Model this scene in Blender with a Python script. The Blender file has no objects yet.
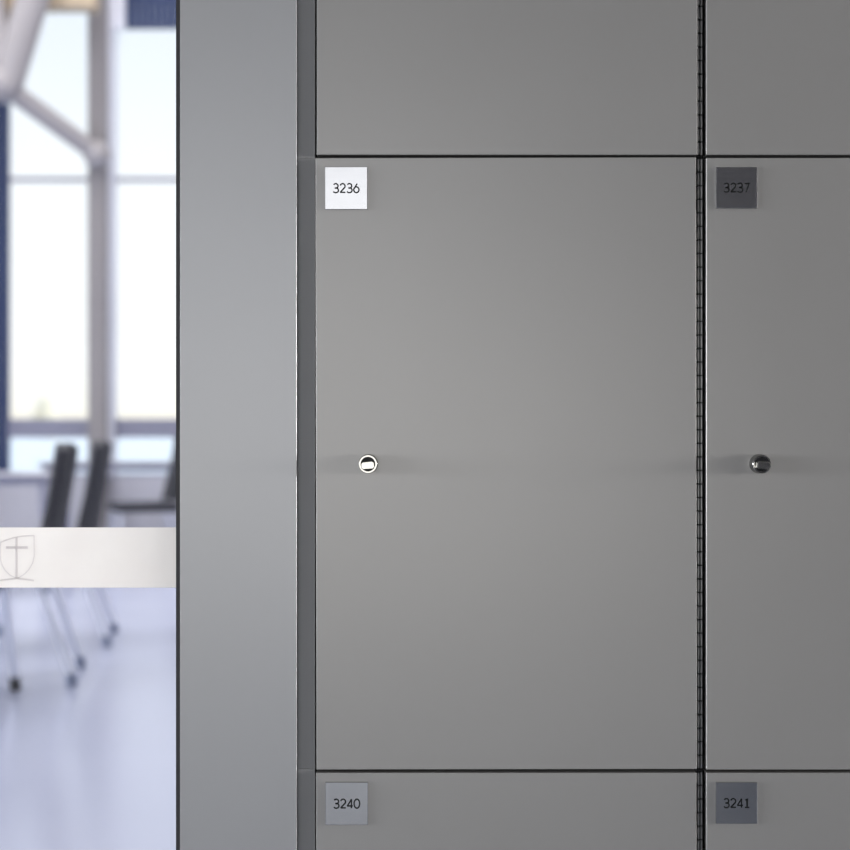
import bpy, bmesh, math, random
from mathutils import Vector, Matrix
random.seed(7)
PI = math.pi
SC = bpy.context.scene
COL = SC.collection

CAM_H = 1.05      # camera height above the floor
CAM_D = 1.5       # camera distance to the locker doors (door fronts stand in the plane Y = 0)

# ------------------------------------------------------------------ helpers
def tag(o, label=None, cat=None, group=None, kind=None):
    if label: o['label'] = label
    if cat: o['category'] = cat
    if group: o['group'] = group
    if kind: o['kind'] = kind
    return o

def empty(name, loc=(0, 0, 0), rz=0.0):
    o = bpy.data.objects.new(name, None)
    o.empty_display_size = .05
    COL.objects.link(o)
    o.location = loc
    o.rotation_euler = (0, 0, rz)
    return o

def link(name, bm, mats, parent=None, smooth=False, loc=None):
    bmesh.ops.recalc_face_normals(bm, faces=bm.faces[:])
    me = bpy.data.meshes.new(name)
    bm.to_mesh(me); bm.free()
    for m in (mats if isinstance(mats, (list, tuple)) else [mats]):
        me.materials.append(m)
    if smooth:
        me.shade_smooth() if hasattr(me, 'shade_smooth') else None
        try: me.set_sharp_from_angle(angle=math.radians(38))
        except Exception: pass
    o = bpy.data.objects.new(name, me)
    COL.objects.link(o)
    if parent: o.parent = parent
    if loc: o.location = loc
    return o

def box(bm, a, b, bevel=0.0, seg=2, mat=0, mtx=None):
    t = bmesh.new()
    bmesh.ops.create_cube(t, size=1)
    c = [(a[i] + b[i]) / 2 for i in range(3)]
    s = [abs(b[i] - a[i]) for i in range(3)]
    for v in t.verts:
        v.co = Vector((c[0] + v.co.x * s[0], c[1] + v.co.y * s[1], c[2] + v.co.z * s[2]))
    if bevel:
        bmesh.ops.bevel(t, geom=t.edges[:], offset=bevel, segments=seg, affect='EDGES', profile=.5)
    merge(bm, t, mat, mtx)

def merge(bm, t, mat=0, mtx=None):
    if mtx: bmesh.ops.transform(t, matrix=mtx, verts=t.verts[:])
    me = bpy.data.meshes.new('tmp')
    for f in t.faces: f.material_index = mat
    t.to_mesh(me); t.free()
    bm.from_mesh(me)
    bpy.data.meshes.remove(me)

def tube(bm, p, q, r, r2=None, n=16, mat=0):
    p, q = Vector(p), Vector(q)
    d = q - p
    t = bmesh.new()
    bmesh.ops.create_cone(t, cap_ends=True, segments=n, radius1=r, radius2=r if r2 is None else r2, depth=d.length)
    m = Matrix.Translation((p + q) / 2) @ d.to_track_quat('Z', 'Y').to_matrix().to_4x4()
    merge(bm, t, mat, m)

def lathe(bm, prof, axis_p, n=40, mat=0, capped=False):
    """profile = [(radius, y)], spun about the Y axis through axis_p"""
    rings = []
    for r, y in prof:
        rings.append([bm.verts.new((axis_p[0] + r * math.cos(2 * PI * k / n), axis_p[1] + y, axis_p[2] + r * math.sin(2 * PI * k / n))) for k in range(n)])
    for i in range(len(rings) - 1):
        for k in range(n):
            f = bm.faces.new((rings[i][k], rings[i][(k + 1) % n], rings[i + 1][(k + 1) % n], rings[i + 1][k]))
            f.material_index = mat
    for rg in ([rings[0]] if capped else []):
        f = bm.faces.new(rg); f.material_index = mat

def ribbon(bm, pts, w, y, depth, mat=0, closed=False):
    """flat stroke in the XZ plane: front face at y, thickness depth behind it"""
    P = [Vector((p[0], p[1])) for p in pts]
    n = len(P)
    rows = []
    for i in range(n):
        a = P[(i - 1) % n] if (closed or i > 0) else P[i]
        b = P[(i + 1) % n] if (closed or i < n - 1) else P[i]
        d = (b - a)
        d = d.normalized() if d.length > 1e-9 else Vector((1, 0))
        nn = Vector((-d.y, d.x))
        k = 1.0
        if closed or 0 < i < n - 1:
            e = (P[i] - a)
            if e.length > 1e-9:
                en = e.normalized(); c = abs(Vector((-en.y, en.x)).dot(nn)); k = 1 / max(c, .6)
        l, r = P[i] + nn * w / 2 * k, P[i] - nn * w / 2 * k
        rows.append([bm.verts.new((l.x, y, l.y)), bm.verts.new((r.x, y, r.y)),
                     bm.verts.new((r.x, y + depth, r.y)), bm.verts.new((l.x, y + depth, l.y))])
    m = n if closed else n - 1
    for i in range(m):
        A, B = rows[i], rows[(i + 1) % n]
        for k in range(4):
            f = bm.faces.new((A[k], A[(k + 1) % 4], B[(k + 1) % 4], B[k])); f.material_index = mat
    if not closed:
        for R in (rows[0], rows[-1]):
            f = bm.faces.new(R); f.material_index = mat

def arc(cx, cy, rx, ry, a0, a1, n=14):
    return [(cx + rx * math.cos(math.radians(a0 + (a1 - a0) * i / n)), cy + ry * math.sin(math.radians(a0 + (a1 - a0) * i / n))) for i in range(n + 1)]

# ------------------------------------------------------------------ materials
def new_mat(name):
    m = bpy.data.materials.new(name); m.use_nodes = True
    nt = m.node_tree
    return m, nt, nt.nodes['Principled BSDF']

def mat(name, rgb, rough=.5, metal=0.0, spec=.5, noise=0.0, nscale=40, stretch=(1, 1, 1), bump=0.0, bscale=None, rvar=0.0, coat=0.0):
    m, nt, b = new_mat(name)
    b.inputs['Base Color'].default_value = (*rgb, 1)
    b.inputs['Roughness'].default_value = rough
    b.inputs['Metallic'].default_value = metal
    b.inputs['Specular IOR Level'].default_value = spec
    b.inputs['Coat Weight'].default_value = coat
    tc = nt.nodes.new('ShaderNodeTexCoord')
    mp = nt.nodes.new('ShaderNodeMapping'); mp.inputs['Scale'].default_value = stretch
    nt.links.new(tc.outputs['Object'], mp.inputs['Vector'])
    nz = nt.nodes.new('ShaderNodeTexNoise'); nz.inputs['Scale'].default_value = nscale; nz.inputs['Detail'].default_value = 5
    nt.links.new(mp.outputs['Vector'], nz.inputs['Vector'])
    if noise:
        r = nt.nodes.new('ShaderNodeMapRange')
        r.inputs['To Min'].default_value = 1 - noise; r.inputs['To Max'].default_value = 1 + noise
        nt.links.new(nz.outputs['Fac'], r.inputs['Value'])
        mx = nt.nodes.new('ShaderNodeVectorMath'); mx.operation = 'SCALE'
        mx.inputs[0].default_value = rgb
        nt.links.new(r.outputs['Result'], mx.inputs['Scale'])
        nt.links.new(mx.outputs['Vector'], b.inputs['Base Color'])
    if rvar:
        r = nt.nodes.new('ShaderNodeMapRange')
        r.inputs['To Min'].default_value = rough - rvar; r.inputs['To Max'].default_value = rough + rvar
        nt.links.new(nz.outputs['Fac'], r.inputs['Value'])
        nt.links.new(r.outputs['Result'], b.inputs['Roughness'])
    if bump:
        bp = nt.nodes.new('ShaderNodeBump'); bp.inputs['Strength'].default_value = bump; bp.inputs['Distance'].default_value = .001
        n2 = nz
        if bscale:
            n2 = nt.nodes.new('ShaderNodeTexNoise'); n2.inputs['Scale'].default_value = bscale
            nt.links.new(mp.outputs['Vector'], n2.inputs['Vector'])
        nt.links.new(n2.outputs['Fac'], bp.inputs['Height'])
        nt.links.new(bp.outputs['Normal'], b.inputs['Normal'])
    return m

M = {}
M['paint'] = mat('locker_paint', (.258, .254, .250), .34, metal=.44, spec=.8, noise=.015, nscale=9, rvar=.02)
M['panel'] = mat('end_panel_paint', (.292, .296, .307), .34, metal=.44, spec=.8, noise=.015, nscale=9, rvar=.02)  # locker paint made lighter and bluer, holding the light from the left
M['carcass'] = mat('carcass_paint', (.29, .293, .30), .5, noise=.02, nscale=12)
M['dark'] = mat('gap_dark', (.012, .012, .014), .7, noise=.05)  # near-black holds the shade of door seams and hinge gaps; plinth too
M['rubber'] = mat('black_gasket', (.016, .015, .018), .55, noise=.05)
M['steel'] = mat('brushed_steel', (.47, .47, .48), .15, metal=1, noise=.05, nscale=60, stretch=(1, 1, 14), rvar=.05)
M['ink'] = mat('engraved_black', (.008, .009, .009), .7, spec=.1, noise=.05)
M['chrome'] = mat('polished_chrome', (.40, .40, .385), .10, metal=1, noise=.02)
M['hinge'] = mat('hinge_steel', (.24, .24, .24), .28, metal=1, noise=.04)
M['floor'] = mat('polished_floor', (.38, .405, .54), .22, spec=.5, noise=.04, nscale=1.2, rvar=.05)
M['floor_hall'] = mat('hall_floor', (.15, .165, .20), .35, noise=.05, nscale=2)  # unseen hall part, darkened so the lower plates reflect less light
M['ceil'] = mat('ceiling_white', (.22, .22, .22), .8, noise=.02)  # unseen ceiling toned down so the upper doors reflect less light
M['wall'] = mat('plaster_grey', (.45, .45, .47), .75, noise=.03, nscale=5)
M['wall_dark'] = mat('dark_wall', (.05, .05, .06), .7, noise=.05, nscale=5)
M['lowwall'] = mat('low_wall_paint', (.50, .50, .57), .6, noise=.03, nscale=4)
M['frame'] = mat('frame_lavender_grey', (.24, .245, .34), .5, noise=.03)
M['frame_light'] = mat('frame_light', (.80, .82, .92), .5, noise=.03)
M['blue'] = mat('dark_blue', (.022, .042, .125), .6, noise=.08, stretch=(8, 1, 1))
M['column'] = mat('column_grey', (.27, .255, .27), .55, noise=.03, nscale=4)
M['strut'] = mat('strut_grey', (.40, .38, .40), .5, noise=.03, nscale=4)
M['wood'] = mat('pale_wood', (.58, .47, .34), .6, noise=.12, nscale=6, stretch=(1, 12, 1))
M['fabric'] = mat('charcoal_fabric', (.016, .017, .030), .9, noise=.1, nscale=120)
M['leg'] = mat('grey_metal', (.66, .69, .80), .35, metal=.6, noise=.03)
M['grey_foot'] = mat('grey_glide', (.17, .20, .30), .5, noise=.05)
M['foot'] = mat('black_plastic', (.015, .016, .022), .5, noise=.05)
M['table'] = mat('pale_laminate', (.30, .30, .36), .3, noise=.02)
M['concrete'] = mat('pale_paving', (.80, .82, .86), .9, noise=.05, nscale=.5)
M['leaf'] = mat('autumn_leaf', (.93, .84, .66), .8, noise=.06, nscale=3)  # pale colour stands in for foliage washed out by glare
M['bark'] = mat('bark', (.30, .24, .18), .9, noise=.2, nscale=8)

def glass_mat():
    m, nt, b = new_mat('clear_glass')
    nt.nodes.remove(b)
    out = nt.nodes['Material Output']
    tr = nt.nodes.new('ShaderNodeBsdfTransparent'); tr.inputs['Color'].default_value = (.99, .994, .99, 1)
    gl = nt.nodes.new('ShaderNodeBsdfGlossy'); gl.inputs['Roughness'].default_value = .01
    fr = nt.nodes.new('ShaderNodeFresnel'); fr.inputs['IOR'].default_value = 1.12
    mx = nt.nodes.new('ShaderNodeMixShader')
    nt.links.new(fr.outputs[0], mx.inputs[0]); nt.links.new(tr.outputs[0], mx.inputs[1]); nt.links.new(gl.outputs[0], mx.inputs[2])
    nt.links.new(mx.outputs[0], out.inputs['Surface'])
    return m
M['glass'] = glass_mat()

def frost_mat(name, rgb, trans):
    m, nt, b = new_mat(name)
    nt.nodes.remove(b)
    out = nt.nodes['Material Output']
    df = nt.nodes.new('ShaderNodeBsdfDiffuse'); tl = nt.nodes.new('ShaderNodeBsdfTranslucent'); tr = nt.nodes.new('ShaderNodeBsdfTransparent')
    tc = nt.nodes.new('ShaderNodeTexCoord'); nz = nt.nodes.new('ShaderNodeTexNoise'); nz.inputs['Scale'].default_value = 30
    rp = nt.nodes.new('ShaderNodeValToRGB')
    rp.color_ramp.elements[0].color = (*[c * .97 for c in rgb], 1); rp.color_ramp.elements[1].color = (*[min(1, c * 1.03) for c in rgb], 1)
    nt.links.new(tc.outputs['Object'], nz.inputs['Vector']); nt.links.new(nz.outputs['Fac'], rp.inputs[0])
    for n in (df, tl): nt.links.new(rp.outputs[0], n.inputs['Color'])
    a = nt.nodes.new('ShaderNodeMixShader'); a.inputs[0].default_value = .72
    nt.links.new(df.outputs[0], a.inputs[1]); nt.links.new(tl.outputs[0], a.inputs[2])
    c = nt.nodes.new('ShaderNodeMixShader'); c.inputs[0].default_value = trans
    nt.links.new(a.outputs[0], c.inputs[1]); nt.links.new(tr.outputs[0], c.inputs[2])
    nt.links.new(c.outputs[0], out.inputs['Surface'])
    return m
M['frost'] = frost_mat('frosted_film', (.98, .955, .93), .04)
M['etch'] = frost_mat('etched_mark', (.83, .81, .81), .04)

# ------------------------------------------------------------------ the lockers
# one image-plane unit of the locker fronts is a millimetre: X = 0 on the camera axis
def mm(v): return v / 1000.0
ROW_PITCH, COL_PITCH = .6150, .3895
COL_X = [mm(316.5 - 425), mm(706.2 - 425)]          # left edges of the two door columns
DOOR_W = .3805
GAP = .003
ROW_Z = [CAM_H - mm(156.3 - 425) - k * ROW_PITCH for k in (2, 1, 0)]   # seam heights

def digit(ch):
    """strokes in a unit box: width .62, height 1, origin at the lower left"""
    W = .62
    if ch == '0': return [(arc(.31, .5, .31, .5, 90, 450, 28), True)]
    if ch == '1': return [([(.10, .82), (.33, 1.0), (.33, 0)], False), ([(.08, .03), (.58, .03)], False)]
    if ch == '2': return [(arc(.30, .71, .27, .29, 165, -25, 14) + [(.02, .02)], False), ([(.02, .035), (.60, .035)], False)]
    if ch == '3': return [(arc(.29, .745, .26, .255, 150, -90, 16), False), (arc(.29, .265, .30, .27, 92, -150, 18), False), ([(.17, .51), (.32, .51)], False)]
    if ch == '4': return [([(.46, 0), (.46, 1.0)], False), ([(.47, 1.0), (.01, .25)], False), ([(-.02, .25), (.62, .25)], False)]
    if ch == '6': return [(arc(.31, .32, .29, .32, 90, 450, 26), True), ([(.06, .42), (.40, 1.0)], False)]
    if ch == '7': return [([(.04, .955), (.62, .955)], False), ([(.58, .97), (.20, 0)], False)]
    return []

def number_plate(number, parent, x, z):
    """42 mm square brushed plate; x, z = lower left corner in locker space"""
    S, T = (.0425 if x > .0093 else .0412), .0036
    bm = bmesh.new()
    box(bm, (x, -T, z), (x + S, -.0002, z + S), bevel=.0004, seg=2, mat=0)
    h, pitch = .0090, .0068
    x0 = x + S / 2 - (3 * pitch + .62 * h) / 2
    z0 = z + S / 2 - h / 2
    for i, ch in enumerate(number):
        for pts, closed in digit(ch):
            if closed: pts = pts[:-1]
            ribbon(bm, [(x0 + i * pitch + p[0] * h, z0 + p[1] * h) for p in pts],   .00140, -T - .00012, .0003, mat=1, closed=closed)
    return link('number_plate', bm, [M['steel'], M['ink']], parent)

def lock(parent, x, z, turn):
    bm = bmesh.new()
    lathe(bm, [(.0096, -.0002), (.0096, -.0020), (.0092, -.0026), (.0093, -.0142), (.0090, -.0148), (.0088, -.0150), (.0073, -.0150), (.0070, -.0144)], (x, 0, z), 48)
    lathe(bm, [(.0071, -.0146), (.0068, -.0105), (.0010, -.0100)], (x, 0, z), 48, mat=1)  # recess lined in black to stand for the shadow inside
    c = link('lock_collar', bm, [M['chrome'], M['foot']], parent, smooth=True)
    # flat turning grip with faceted ends across the middle of the cylinder
    bm = bmesh.new()
    t = bmesh.new()
    prof = [(-.0066, -.0036), (-.0066, .0012), (-.0050, .0026), (.0046, .0030), (.0066, .0016), (.0066, -.0030), (.0050, -.0046), (-.0046, -.0046)]
    fr = [t.verts.new((p[0] * .92, -.0235, p[1] * .86 - .0003)) for p in prof]
    ma = [t.verts.new((p[0], -.0220, p[1])) for p in prof]
    bk = [t.verts.new((p[0], -.0102, p[1] * 1.12)) for p in prof]
    n = len(prof)
    t.faces.new(fr); t.faces.new(bk)
    for A, B in ((fr, ma), (ma, bk)):
        for i in range(n): t.faces.new((A[i], A[(i + 1) % n], B[(i + 1) % n], B[i]))
    bmesh.ops.recalc_face_normals(t, faces=t.faces[:])
    merge(bm, t, 0, Matrix.Translation((x, 0, z)) @ Matrix.Rotation(turn, 4, 'Y'))
    g = link('thumb_turn', bm, M['chrome'], parent)
    return c

def piano_hinge(parent, x, z0, z1):
    """row of knuckles on a leaf; x = right door edge"""
    bm = bmesh.new()
    n = 45
    pitch = (z1 - z0) / n
    off = ((z1 - z0) - n * pitch) / 2
    box(bm, (x + .0002, .0115, z0), (x + .0072, .0125, z1), mat=1)              # folded leaf behind the knuckles, blackened as gap shade
    for i in range(n):
        a, b = z0 + off + i * pitch + .0008, z0 + off + (i + 1) * pitch - .0008
        box(bm, (x + .0011, .0030, a), (x + .0030, .0115, b), bevel=.0004, seg=1)   # leaf tongue
        tube(bm, (x + .0053, .0052, a), (x + .0053, .0052, b), .0013, n=14)          # barrel
    tube(bm, (x + .0053, .0052, z0), (x + .0053, .0052, z1), .0006, n=8, mat=1)             # pin, blackened as gap shade
    return link('piano_hinge', bm, [M['hinge'], M['dark']], parent, smooth=True)

def locker(col, row, label, number, turn, tilt=0.0, dx=0.0, show_plate=True):
    zb = ROW_Z[row]
    root = empty('locker', (COL_X[col], 0, zb))
    tag(root, label, 'locker', 'grey lockers in the locker wall')
    L = -.0195 if col == 0 else -.0002            # outer left side of the carcass
    R = .3888 if col == 0 else .402
    # carcass: sides, top, bottom and back, open to the front
    bm = bmesh.new()
    H = ROW_PITCH - .0001
    if col == 0:
        box(bm, (L, .0110, .0002), (-.0024, .50, H))
    box(bm, (-.0024 if col == 0 else L, .0240, .0002), (.014, .50, H), mat=1)
    box(bm, (.370, .0240, .0002), (R, .50, H), mat=1)
    box(bm, (.014, .0240, .0002), (.370, .50, .012), mat=1)
    box(bm, (.014, .0240, H - .012), (.370, .50, H), mat=1)
    box(bm, (.014, .49, .012), (.370, .50, H - .012), mat=1)
    link('carcass', bm, [M['carcass'], M['dark']], root)  # boards behind the door are near-black in place of seam shade
    # door
    bm = bmesh.new()
    d0, d1 = GAP / 2, ROW_PITCH - GAP / 2
    box(bm, (0, 0, d0), (DOOR_W, .019, d1), bevel=.0007, seg=3)
    door = link('door', bm, M['paint'], root)
    door.location.x = dx
    door.rotation_euler.y = tilt
    if show_plate:
        number_plate(number, door, .0095 if col == 0 else .0092, ROW_PITCH - (.0112 if col == 0 else .0100) + (.0010 if row == 0 else 0) - .0425)
    lock(door, .0525, ROW_PITCH - .3075, turn)
    piano_hinge(root, DOOR_W, d0, d1)
    return root

locker(0, 1, 'grey locker with bright steel plate numbered 3236 and its whole door in view', '3236', -.06, tilt=-.0016, dx=.0000)
locker(0, 0, 'grey locker with pale blue-grey plate numbered 3240, directly below locker 3236', '3240', .1, dx=-.0004)
locker(0, 2, 'grey locker directly above locker 3236, only its blank lower door showing', '3232', .1, dx=.0004)
locker(1, 1, 'grey locker with dark plate numbered 3237, hinged gap along its left edge', '3237', .08)
locker(1, 0, 'grey locker with dark plate numbered 3241, directly below locker 3237', '3241', .1)
locker(1, 2, 'grey locker directly above locker 3237, only its blank lower door showing', '3233', .1)

# plinth, end panel
PL, PR = mm(180 - 425), mm(296.6 - 425)
bm = bmesh.new()
box(bm, (PR, .03, 0), (COL_X[1] + .402, .50, ROW_Z[0]))
tag(link('locker_plinth', bm, M['dark']), 'dark recessed plinth carrying the whole locker wall', 'plinth')
bm = bmesh.new()
box(bm, (PL, 0, 0), (PR, .021, ROW_Z[2] + ROW_PITCH), bevel=.0005, seg=3)
pan = empty('end_panel', ((PL + PR) / 2, 0, 0))
tag(pan, 'tall smooth grey end panel between the glass and the lockers', 'panel')
f = link('panel_face', bm, M['panel'], pan); f.location = (-(PL + PR) / 2, 0, 0)
bm = bmesh.new()
box(bm, (PL + .004, .021, 0), (PL + .022, .50, ROW_Z[2] + ROW_PITCH))
f = link('side_return', bm, M['panel'], pan); f.location = (-(PL + PR) / 2, 0, 0)

# ------------------------------------------------------------------ glass partition
GY = .012
k = (CAM_D + GY) / CAM_D
def gx(px): return mm(px - 425) * k
def gz(py): return CAM_H - mm(py - 425) * k
win = empty('window_1', (gx(-3400), GY, 0)); tag(win, 'clear glass partition with a frosted band beside the end panel', None, None, 'structure')
wo = Vector(win.location)
def part_w(name, bm, m, parent=win, smooth=False):
    o = link(name, bm, m, parent, smooth)
    if parent is win: o.location = -wo
    return o
GR = PL - .0040
bm = bmesh.new(); box(bm, (gx(-3400), GY, .01), (GR, GY + .010, 2.9)); part_w('glass_pane', bm, M['glass'])
bm = bmesh.new(); box(bm, (GR - .0002, .001, 0), (PL - .0002, GY + .03, 2.9)); part_w('gasket', bm, M['rubber'])
bm = bmesh.new(); box(bm, (gx(-3400), GY - .0004, gz(587.6)), (GR - .0003, GY - .0001, gz(527.4)))
band = part_w('frosted_band', bm, M['frost'])
bm = bmesh.new()
E = lambda pts: [(gx(p[0]), gz(p[1])) for p in pts]
ye, de, we = GY - .0008, .0003, .0013
top = [(0.6, 542.3), (5, 540.6), (10, 538.8), (16, 537.2), (22, 536.2), (28, 535.7), (34.3, 535.5)]
right = [(34.3, 535.5), (34.3, 546), (34.2, 556), (32.8, 563), (29, 569.5), (24, 574.5), (19.5, 577.2), (16.6, 578)]
left = [(0.6, 542.3), (0.5, 553), (0.8, 560), (2.4, 565.5), (5.5, 570.5), (10, 575), (16.6, 578)]
ribbon(bm, E(top), we, ye, de); ribbon(bm, E(right), we * .8, ye, de); ribbon(bm, E(left), we * .8, ye, de)
ribbon(bm, E([(16.6, 537.5), (16.6, 577)]), .0022, ye - .00005, de); ribbon(bm, E([(6, 547.5), (28, 547.5)]), .0026, ye - .0001, de)
ribbon(bm, E([(-1, 580.5), (4, 579.8), (10, 579), (16.6, 578.4), (23, 579), (29, 579.8), (34, 580.5)]), .0016, ye, de)
link('shield_emblem', bm, M['etch'], band)

# ------------------------------------------------------------------ room shell
ROOM_B = 12.0       # window wall
def struct(name, bm, m, label=None):
    o = link(name, bm, m); o['kind'] = 'structure'
    if label: o['label'] = label
    return o
bm = bmesh.new(); box(bm, (-11, .017, -.1), (9.5, ROOM_B + .4, 0)); struct('floor', bm, M['floor'], 'pale blue polished floor')
bm = bmesh.new(); box(bm, (-11, -6.2, -.1), (9.5, .017, 0)); struct('floor_hall', bm, M['floor_hall'], 'grey hall floor in front of the lockers')
bm = bmesh.new(); box(bm, (-11, -6.2, 3.0), (9.5, .5, 3.1)); struct('ceiling_hall', bm, M['ceil'], 'white hall ceiling in front of the lockers')
bm = bmesh.new(); box(bm, (COL_X[1] + .403, .002, 0), (9.5, .5, 3.0)); box(bm, (PL, .002, ROW_Z[2] + ROW_PITCH + .002), (COL_X[1] + .403, .5, 3.0))
struct('wall_front', bm, M['wall'], 'grey wall around the lockers')
# hall wall behind the camera: opening shaped around the added rear lamps, dark elsewhere
bm = bmesh.new()
box(bm, (1.15, -6.1, 0), (9.5, -6.0, 3.0)); box(bm, (.35, -6.1, 1.65), (1.15, -6.0, 3.0)); box(bm, (.35, -6.1, 0), (1.15, -6.0, .25)); box(bm, (-11, -6.1, 0), (-3.2, -6.0, 3.0)); box(bm, (-3.2, -6.1, 2.7), (.35, -6.0, 3.0)); box(bm, (-3.2, -6.1, 0), (.35, -6.0, .25))
struct('wall_rear', bm, M['wall_dark'], 'dark wall behind the viewer')
bm = bmesh.new(); box(bm, (9.4, -6.0, 0), (9.5, .5, 3.0)); struct('wall_right', bm, M['wall_dark'])
rw = empty('window_16', (-1.42, -5.9, .25)); rw['kind'] = 'structure'  # unseen frame added to put dark bars into the lock reflections
bm = bmesh.new()
for xx, zt in ((-3.2, 2.7), (-2.05, 2.7), (-.85, 2.7), (.31, 2.7), (1.11, 1.65)): box(bm, (xx - .03, -5.94, .25), (xx + .03, -5.86, zt))
for zz, xr in ((.25, 1.15), (1.65, 1.15), (2.66, .35)): box(bm, (-3.2, -5.93, zz - .03), (xr, -5.87, zz + .03))
f = link('frame', bm, M['foot'], rw); f.location = (1.42, 5.9, -.25)

# window wall of the study hall
def P(px, py, Y):
    Z = Y + CAM_D
    return Vector(((px - 425) / 1500 * Z, Y, CAM_H - (py - 425) / 1500 * Z))
YB = ROOM_B
s = 1500 / (YB + CAM_D)
def wx(px): return (px - 425) / s
def wz(py): return CAM_H - (py - 425) / s
TOP, TRAN, RAIL0, RAIL1, LOW = wz(-8), wz(179), wz(419), wz(437.5), wz(476)
bm = bmesh.new(); box(bm, (-11, YB - .05, 0), (4.5, YB + .15, LOW)); struct('wall_far', bm, M['lowwall'], 'low grey wall under the tall windows')
bm = bmesh.new(); box(bm, (-11, YB - .05, TOP), (4.5, YB + .15, 6.2)); struct('wall_far_head', bm, M['frame'])
bm = bmesh.new(); box(bm, (-11, .5, 6.2), (4.5, YB + .15, 6.3)); struct('ceiling_room', bm, M['wood'], 'timber roof deck of the study hall')
bm = bmesh.new(); box(bm, (4.4, .5, 0), (4.5, YB, 6.2)); struct('wall_room_right', bm, M['wall'])
bm = bmesh.new(); box(bm, (-11, .5, 3.1), (4.5, .55, 6.2)); struct('wall_above_hall', bm, M['wall'])
EDGES = [(-870, -785), (-745, -660), (-620, -535), (-495, -410), (-370, -285), (-245, -160), (-122, -37), (8, 88), (116, 200), (238, 323), (366, 450), (490, 575), (615, 700), (740, 825)]
for i, (a, b) in enumerate(EDGES):
    w = empty('window_%d' % (i + 2), (wx(a), YB, LOW)); w['kind'] = 'structure'
    o0 = Vector(w.location)
    a0, b0 = wx(a), wx(b)
    prev = wx(EDGES[i - 1][1]) if i else a0 - .3
    bm = bmesh.new()
    fw = .035
    box(bm, (a0, YB - .02, RAIL1), (b0, YB + .08, RAIL0), bevel=.008)
    box(bm, (a0, YB - .02, TOP - .10), (b0, YB + .08, TOP), mat=1); box(bm, (a0, YB, TRAN - .016), (b0, YB + .06, TRAN + .016), bevel=.004); box(bm, (a0, YB - .02, LOW), (b0, YB + .08, LOW + .02))
    f = link('frame', bm, [M['frame'], M['frame_light']], w); f.location = -o0
    bm = bmesh.new(); box(bm, (prev + (.16 if i else 0), YB - (.03 if i == 7 else .12), LOW), (a0, YB + .08, TOP), bevel=.01)
    f = link('jamb', bm, M['blue'] if i == 7 else M['frame_light'], w); f.location = -o0
    for z0, z1 in ((LOW + .02, RAIL1), (RAIL0, TRAN - .016), (TRAN + .016, TOP - .10)):
        bm = bmesh.new(); box(bm, (a0, YB + .03, z0), (b0, YB + .038, z1)); f = link('pane', bm, M['glass'], w); f.location = -o0
    # column between this window and the one before
    if i:
        c = empty('column', ((prev + prev + .2) / 2, YB - .14, 0))
        tag(c, {8: 'tall grey steel column that the sloping brace meets, between the two windows'}.get(i, 'tall grey steel column between tall windows beyond the frame'), 'column', 'columns of the window wall')
        bm = bmesh.new(); box(bm, (prev + .05, YB - .24, 0), (prev + .205, YB - .035, 6.2), bevel=.012)
        f = link('shaft', bm, M['column'], c); f.location = -Vector(c.location)
        bm = bmesh.new(); box(bm, (prev + .02, YB - .27, 0), (prev + .252, YB - .032, .02), bevel=.004)
        f = link('base_plate', bm, M['column'], c); f.location = -Vector(c.location)

# dark blue blind rolled at the head of the window beside the end panel
bm = bmesh.new()
for i in range(12):
    x0 = wx(128) + i * (wx(206) - wx(128)) / 12
    box(bm, (x0, YB - .10, wz(32)), (x0 + (wx(206) - wx(128)) / 12 - .004, YB - .085, wz(-20)))
bl = empty('window_blind', ((wx(128) + wx(206)) / 2, YB - .09, wz(-20)))
tag(bl, 'dark blue blind covering the head of the window next to the end panel', 'blind')
f = link('slats', bm, M['blue'], bl); f.location = -Vector(bl.location)
bm = bmesh.new(); box(bm, (wx(109), YB - .11, wz(32)), (wx(127), YB - .05, wz(-20)))
f = link('side_guide', bm, M['frame_light'], bl); f.location = -Vector(bl.location)
bm = bmesh.new(); box(bm, (wx(126), YB - .14, wz(-20)), (wx(208), YB - .05, wz(-32)), bevel=.01)
f = link('headrail', bm, M['frame_light'], bl); f.location = -Vector(bl.location)

# branching roof brace in front of the windows
br = empty('roof_brace', P(6, 84, YB - .9))
tag(br, 'branching grey tubular roof brace sloping down to the column', 'brace')
o0 = Vector(br.location)
node, colp = P(2, 84, YB - .9), P(97, 154, YB - .38)
def strut(p, q, r, m=M['strut'], name='strut', parent=br, off=None):
    bm = bmesh.new(); tube(bm, Vector(p) - o0, Vector(q) - o0, r, n=24)
    return link(name, bm, m, parent, smooth=True)
far = node + (node - colp) * .9
strut(colp, far, .080)
strut(node + Vector((.04, 0, 0)), P(40, -25, YB - .9), .135)
strut(P(8, 78, YB - .8), P(27, -25, YB - .6), .09, M['wood'], 'timber_strut')
strut(node + Vector((.05, 0, .05)), P(-12, -20, YB - .8), .10)
bm = bmesh.new(); bmesh.ops.create_uvsphere(bm, u_segments=24, v_segments=16, radius=.16)
f = link('node', bm, M['strut'], br, smooth=True); f.location = node - o0
bm = bmesh.new(); bmesh.ops.create_uvsphere(bm, u_segments=24, v_segments=16, radius=.12)
f = link('node', bm, M['strut'], br, smooth=True); f.location = colp - o0
# timber purlin at the head of the windows
bm = bmesh.new(); box(bm, (-11, YB - .7, P(0, 7, YB - .7).z), (wx(112), YB - .5, P(0, -20, YB - .7).z), bevel=.01)
tag(link('timber_beam', bm, M['wood']), 'pale timber beam running along the top of the windows', 'beam')

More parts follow.
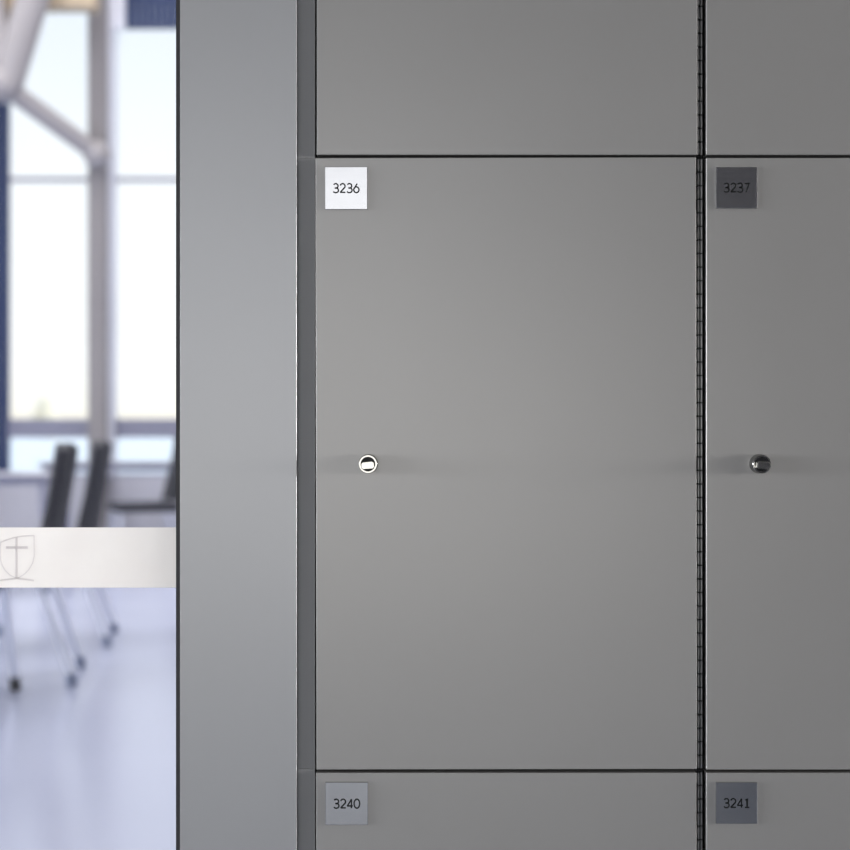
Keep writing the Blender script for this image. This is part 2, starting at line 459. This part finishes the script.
# ------------------------------------------------------------------ chairs and tables
def make_chair(label, loc, rz):
    r = empty('chair', loc, rz)
    tag(r, label, 'chair', 'charcoal chairs in the study hall')
    bm = bmesh.new(); box(bm, (-.235, -.23, .42), (.235, .23, .48), bevel=.022, seg=3); link('seat', bm, M['fabric'], r, smooth=True)
    bm = bmesh.new()
    t = bmesh.new(); bmesh.ops.create_grid(t, x_segments=8, y_segments=8, size=.5)
    for v in t.verts:
        x, z = v.co.x, v.co.y + .5
        v.co = Vector((x * (.46 - .05 * z), .20 + .075 * z - .05 * (1 - (2 * x) ** 2) * .5, .50 + .475 * z - .03 * (2 * x) ** 4 * z))
    g = bmesh.ops.extrude_face_region(t, geom=t.faces[:])
    for v in [e for e in g['geom'] if isinstance(e, bmesh.types.BMVert)]: v.co.y += .05
    bmesh.ops.recalc_face_normals(t, faces=t.faces[:])
    merge(bm, t); link('backrest', bm, M['fabric'], r, smooth=True)
    bm = bmesh.new()
    tube(bm, (-.19, .17, .43), (-.19, .26, .80), .016, n=10); tube(bm, (.19, .17, .43), (.19, .26, .80), .016, n=10); tube(bm, (-.2, .17, .43), (.2, .17, .43), .016, n=10)
    link('back_support', bm, M['foot'], r, smooth=True)
    for sx in (-1, 1):
        for sy in (-1, 1):
            bm = bmesh.new(); tube(bm, (sx * .20, sy * .19, .43), (sx * .235, sy * .235 if sy < 0 else .33, .03), .013, n=10)
            lg = link('leg', bm, M['leg'], r, smooth=True)
            bm = bmesh.new(); tube(bm, (sx * .2335, -.2335 if sy < 0 else .327, .05), (sx * .236, -.236 if sy < 0 else .332, 0), .020, .024, n=12)
            link('foot', bm, M['grey_foot'], lg, smooth=True)
    return r

def wp(px, Z): return (px - 425) / 1500 * Z
def copy_chair(src, label, loc, rz):
    c = src.copy(); COL.objects.link(c); c.location = loc; c.rotation_euler = (0, 0, rz); c['label'] = label
    for ch in list(src.children):
        d = ch.copy(); COL.objects.link(d); d.parent = c
        for g in list(ch.children):
            e = g.copy(); COL.objects.link(e); e.parent = d
    return c
c0 = make_chair('charcoal chair at the left edge of the glass, one black foot standing nearest the viewer', (wp(15, 5.94) - .235, 5.94 - CAM_D - .235, 0), PI)
copy_chair(c0, 'charcoal chair seen side-on in front of the left window, left of the column', (wp(67, 5.99) - .355, 6.22 - CAM_D, 0), -PI / 2 + .15)
copy_chair(c0, 'charcoal chair seen side-on directly in front of the grey column', (wp(112, 7.3) - .345, 7.3 - CAM_D, 0), -PI / 2 + .13)
copy_chair(c0, 'charcoal chair farthest right through the glass, next to the end panel', (wp(184, 11.0) - .30, 11.0 - CAM_D, 0), -PI / 2 + .35)

for lg in c0.children:
    for ft in lg.children:
        ft.material_slots[0].link = 'OBJECT'; ft.material_slots[0].material = M['foot']

def make_table(label, x1, y0, length, depth):
    r = empty('study_table', (x1 - length / 2, y0 + depth / 2, 0))
    tag(r, label, 'table', 'pale tables in the study hall')
    L, D = length / 2, depth / 2
    bm = bmesh.new(); box(bm, (-L, -D, .715), (L, D, .74), bevel=.006); link('tabletop', bm, M['table'], r)
    bm = bmesh.new(); box(bm, (-L + .07, -D + .06, .67), (L - .07, D - .06, .7149)); link('apron', bm, M['frame'], r)
    for sx in (-1, 1):
        for sy in (-1, 1):
            bm = bmesh.new(); tube(bm, (sx * (L - .06), sy * (D - .05), .715), (sx * (L - .04), sy * (D - .03), .03), .02, n=12)
            lg = link('leg', bm, M['frame'], r, smooth=True)
            bm = bmesh.new(); tube(bm, (sx * (L - .04), sy * (D - .03), .05), (sx * (L - .04), sy * (D - .03), 0), .024, .026, n=12)
            link('foot', bm, M['grey_foot'] , lg, smooth=True)
    return r
make_table('pale grey table low in front of the left window', wp(50, 9.4), 9.4 - CAM_D, 1.5, .7)
make_table('pale grey table low in front of the window next to the end panel', wp(205, 12.3), 12.35 - CAM_D, 1.4, .6)

# ------------------------------------------------------------------ outside
bm = bmesh.new(); box(bm, (-80, ROOM_B + .4, -.4), (80, 500, -.2)); struct('ground_outside', bm, M['concrete'])
tr = empty('shrub', P(46, 430, 140)); tr.location.z = -.2; tr.scale = (1.5, 1.5, 1.75)
tag(tr, 'pale shrub outside, low in the left window', 'shrub')
bm = bmesh.new()
for i in range(26):
    t = bmesh.new(); bmesh.ops.create_icosphere(t, subdivisions=2, radius=random.uniform(.28, .45))
    for v in t.verts: v.co *= random.uniform(.85, 1.15)
    a = random.uniform(0, 2 * PI); hh = random.uniform(.1, 1.85); rr = random.uniform(.1, 1.1) * (1 - (hh / 2.0) ** 2)
    merge(bm, t, 0, Matrix.Translation((rr * math.cos(a), rr * math.sin(a), hh)))
link('foliage', bm, M['leaf'], tr, smooth=True)
bm = bmesh.new()
for i in range(5):
    a = 2 * PI * i / 5
    tube(bm, (.1 * math.cos(a), .1 * math.sin(a), 0), (.4 * math.cos(a), .4 * math.sin(a), 1.0), .03, .015, n=8)
link('stems', bm, M['bark'], tr)

# ------------------------------------------------------------------ world: hazy bright sky, cream at the horizon
w = bpy.data.worlds.new('sky'); SC.world = w; w.use_nodes = True
nt = w.node_tree
bg = nt.nodes['Background']; bg.inputs['Strength'].default_value = 1.0
tc = nt.nodes.new('ShaderNodeTexCoord'); sp = nt.nodes.new('ShaderNodeSeparateXYZ')
nt.links.new(tc.outputs['Generated'], sp.inputs[0])
mr = nt.nodes.new('ShaderNodeMapRange'); mr.inputs['From Min'].default_value = -.2; mr.inputs['From Max'].default_value = .6
nt.links.new(sp.outputs['Z'], mr.inputs['Value'])
rp = nt.nodes.new('ShaderNodeValToRGB')
cr = rp.color_ramp
cr.elements[0].position = 0; cr.elements[0].color = (.85, .92, 1.05, 1)
cr.elements[1].position = 1; cr.elements[1].color = (.72, .88, 1.08, 1)
for p, c in ((.245, (1.02, .92, .76, 1)), (.262, (1.12, 1.10, 1.05, 1)), (.30, (1.12, 1.12, 1.14, 1)), (.45, (1.06, 1.09, 1.15, 1)), (.60, (.90, .98, 1.10, 1))):
    e = cr.elements.new(p); e.color = c
nt.links.new(mr.outputs['Result'], rp.inputs[0]); nt.links.new(rp.outputs[0], bg.inputs['Color'])

# ------------------------------------------------------------------ lamps
def area(name, loc, target, sx, sy, power, rgb=(1, 1, 1)):
    l = bpy.data.lights.new(name, 'AREA'); l.shape = 'RECTANGLE'; l.size = sx; l.size_y = sy; l.energy = power; l.color = rgb
    o = bpy.data.objects.new(name, l); COL.objects.link(o); o.location = loc
    o.rotation_euler = (Vector(target) - Vector(loc)).to_track_quat('-Z', 'Y').to_euler()
    return o
area('daylight_hall_left', (-9.0, -1.45, 1.36), (0, -1.45, 1.36), 2.7, .9, 640, (.95, .97, 1.0))
area('daylight_hall_right', (9.0, -1.45, 1.36), (0, -1.45, 1.36), 2.7, .9, 950, (1.0, .98, .95))
area('window_light_left', (-3.0, -1.62, 1.12), (0, 0, 1.05), .7, .9, 46, (.95, .97, 1.0))  # unseen lamp added for the shadow right of plates and knobs
area('window_light_right', (3.5, -1.8, 1.12), (.3, 0, 1.05), .7, .9, 50, (1.0, .97, .93))  # unseen lamp added for the shadow left of plates and knobs
area('daylight_hall_rear', (-.85, -5.96, .86), (-.85, 0, .86), 3.9, 1.2, 30, (1.0, .995, .985))  # unseen lamp behind the camera, shaped for the mid-height sheen on doors
area('daylight_hall_rear_upper', (-1.45, -5.96, 2.15), (-1.45, 0, 2.15), 3.4, .9, 11, (1.0, 1.0, 1.0))  # unseen dimmer lamp behind the camera, for the bright plate reflection
area('roof_light_study_hall', (-3.5, 6.5, 5.9), (-3.5, 6.5, 0), 9, 9, 500, (.92, .94, 1.0))  # unseen overhead panel added to brighten the room and its floor
area('clerestory_light', (-1.0, 10.5, 5.4), (-.6, 0, 1.0), 8, 1.2, 430, (1.0, .98, .96))  # unseen lamp added to light the frosted band from behind
sl = bpy.data.lights.new('sun', 'SUN'); sl.energy = 2.2; sl.angle = .01; so = bpy.data.objects.new('sun', sl); COL.objects.link(so); so.rotation_euler = (math.radians(-8), math.radians(52), 0)

# ------------------------------------------------------------------ camera
cd = bpy.data.cameras.new('camera'); cam = bpy.data.objects.new('camera', cd); COL.objects.link(cam)
cam.location = (0, -CAM_D, CAM_H); cam.rotation_euler = (PI / 2, 0, 0)
cd.sensor_width = 36; cd.sensor_fit = 'HORIZONTAL'; cd.lens = 36 * 1500 / 850
cd.clip_start = .05; cd.clip_end = 500
cd.dof.use_dof = True; cd.dof.focus_distance = CAM_D; cd.dof.aperture_fstop = 4.8
SC.camera = cam
SC.view_settings.view_transform = 'Standard'
SC.view_settings.look = 'None'
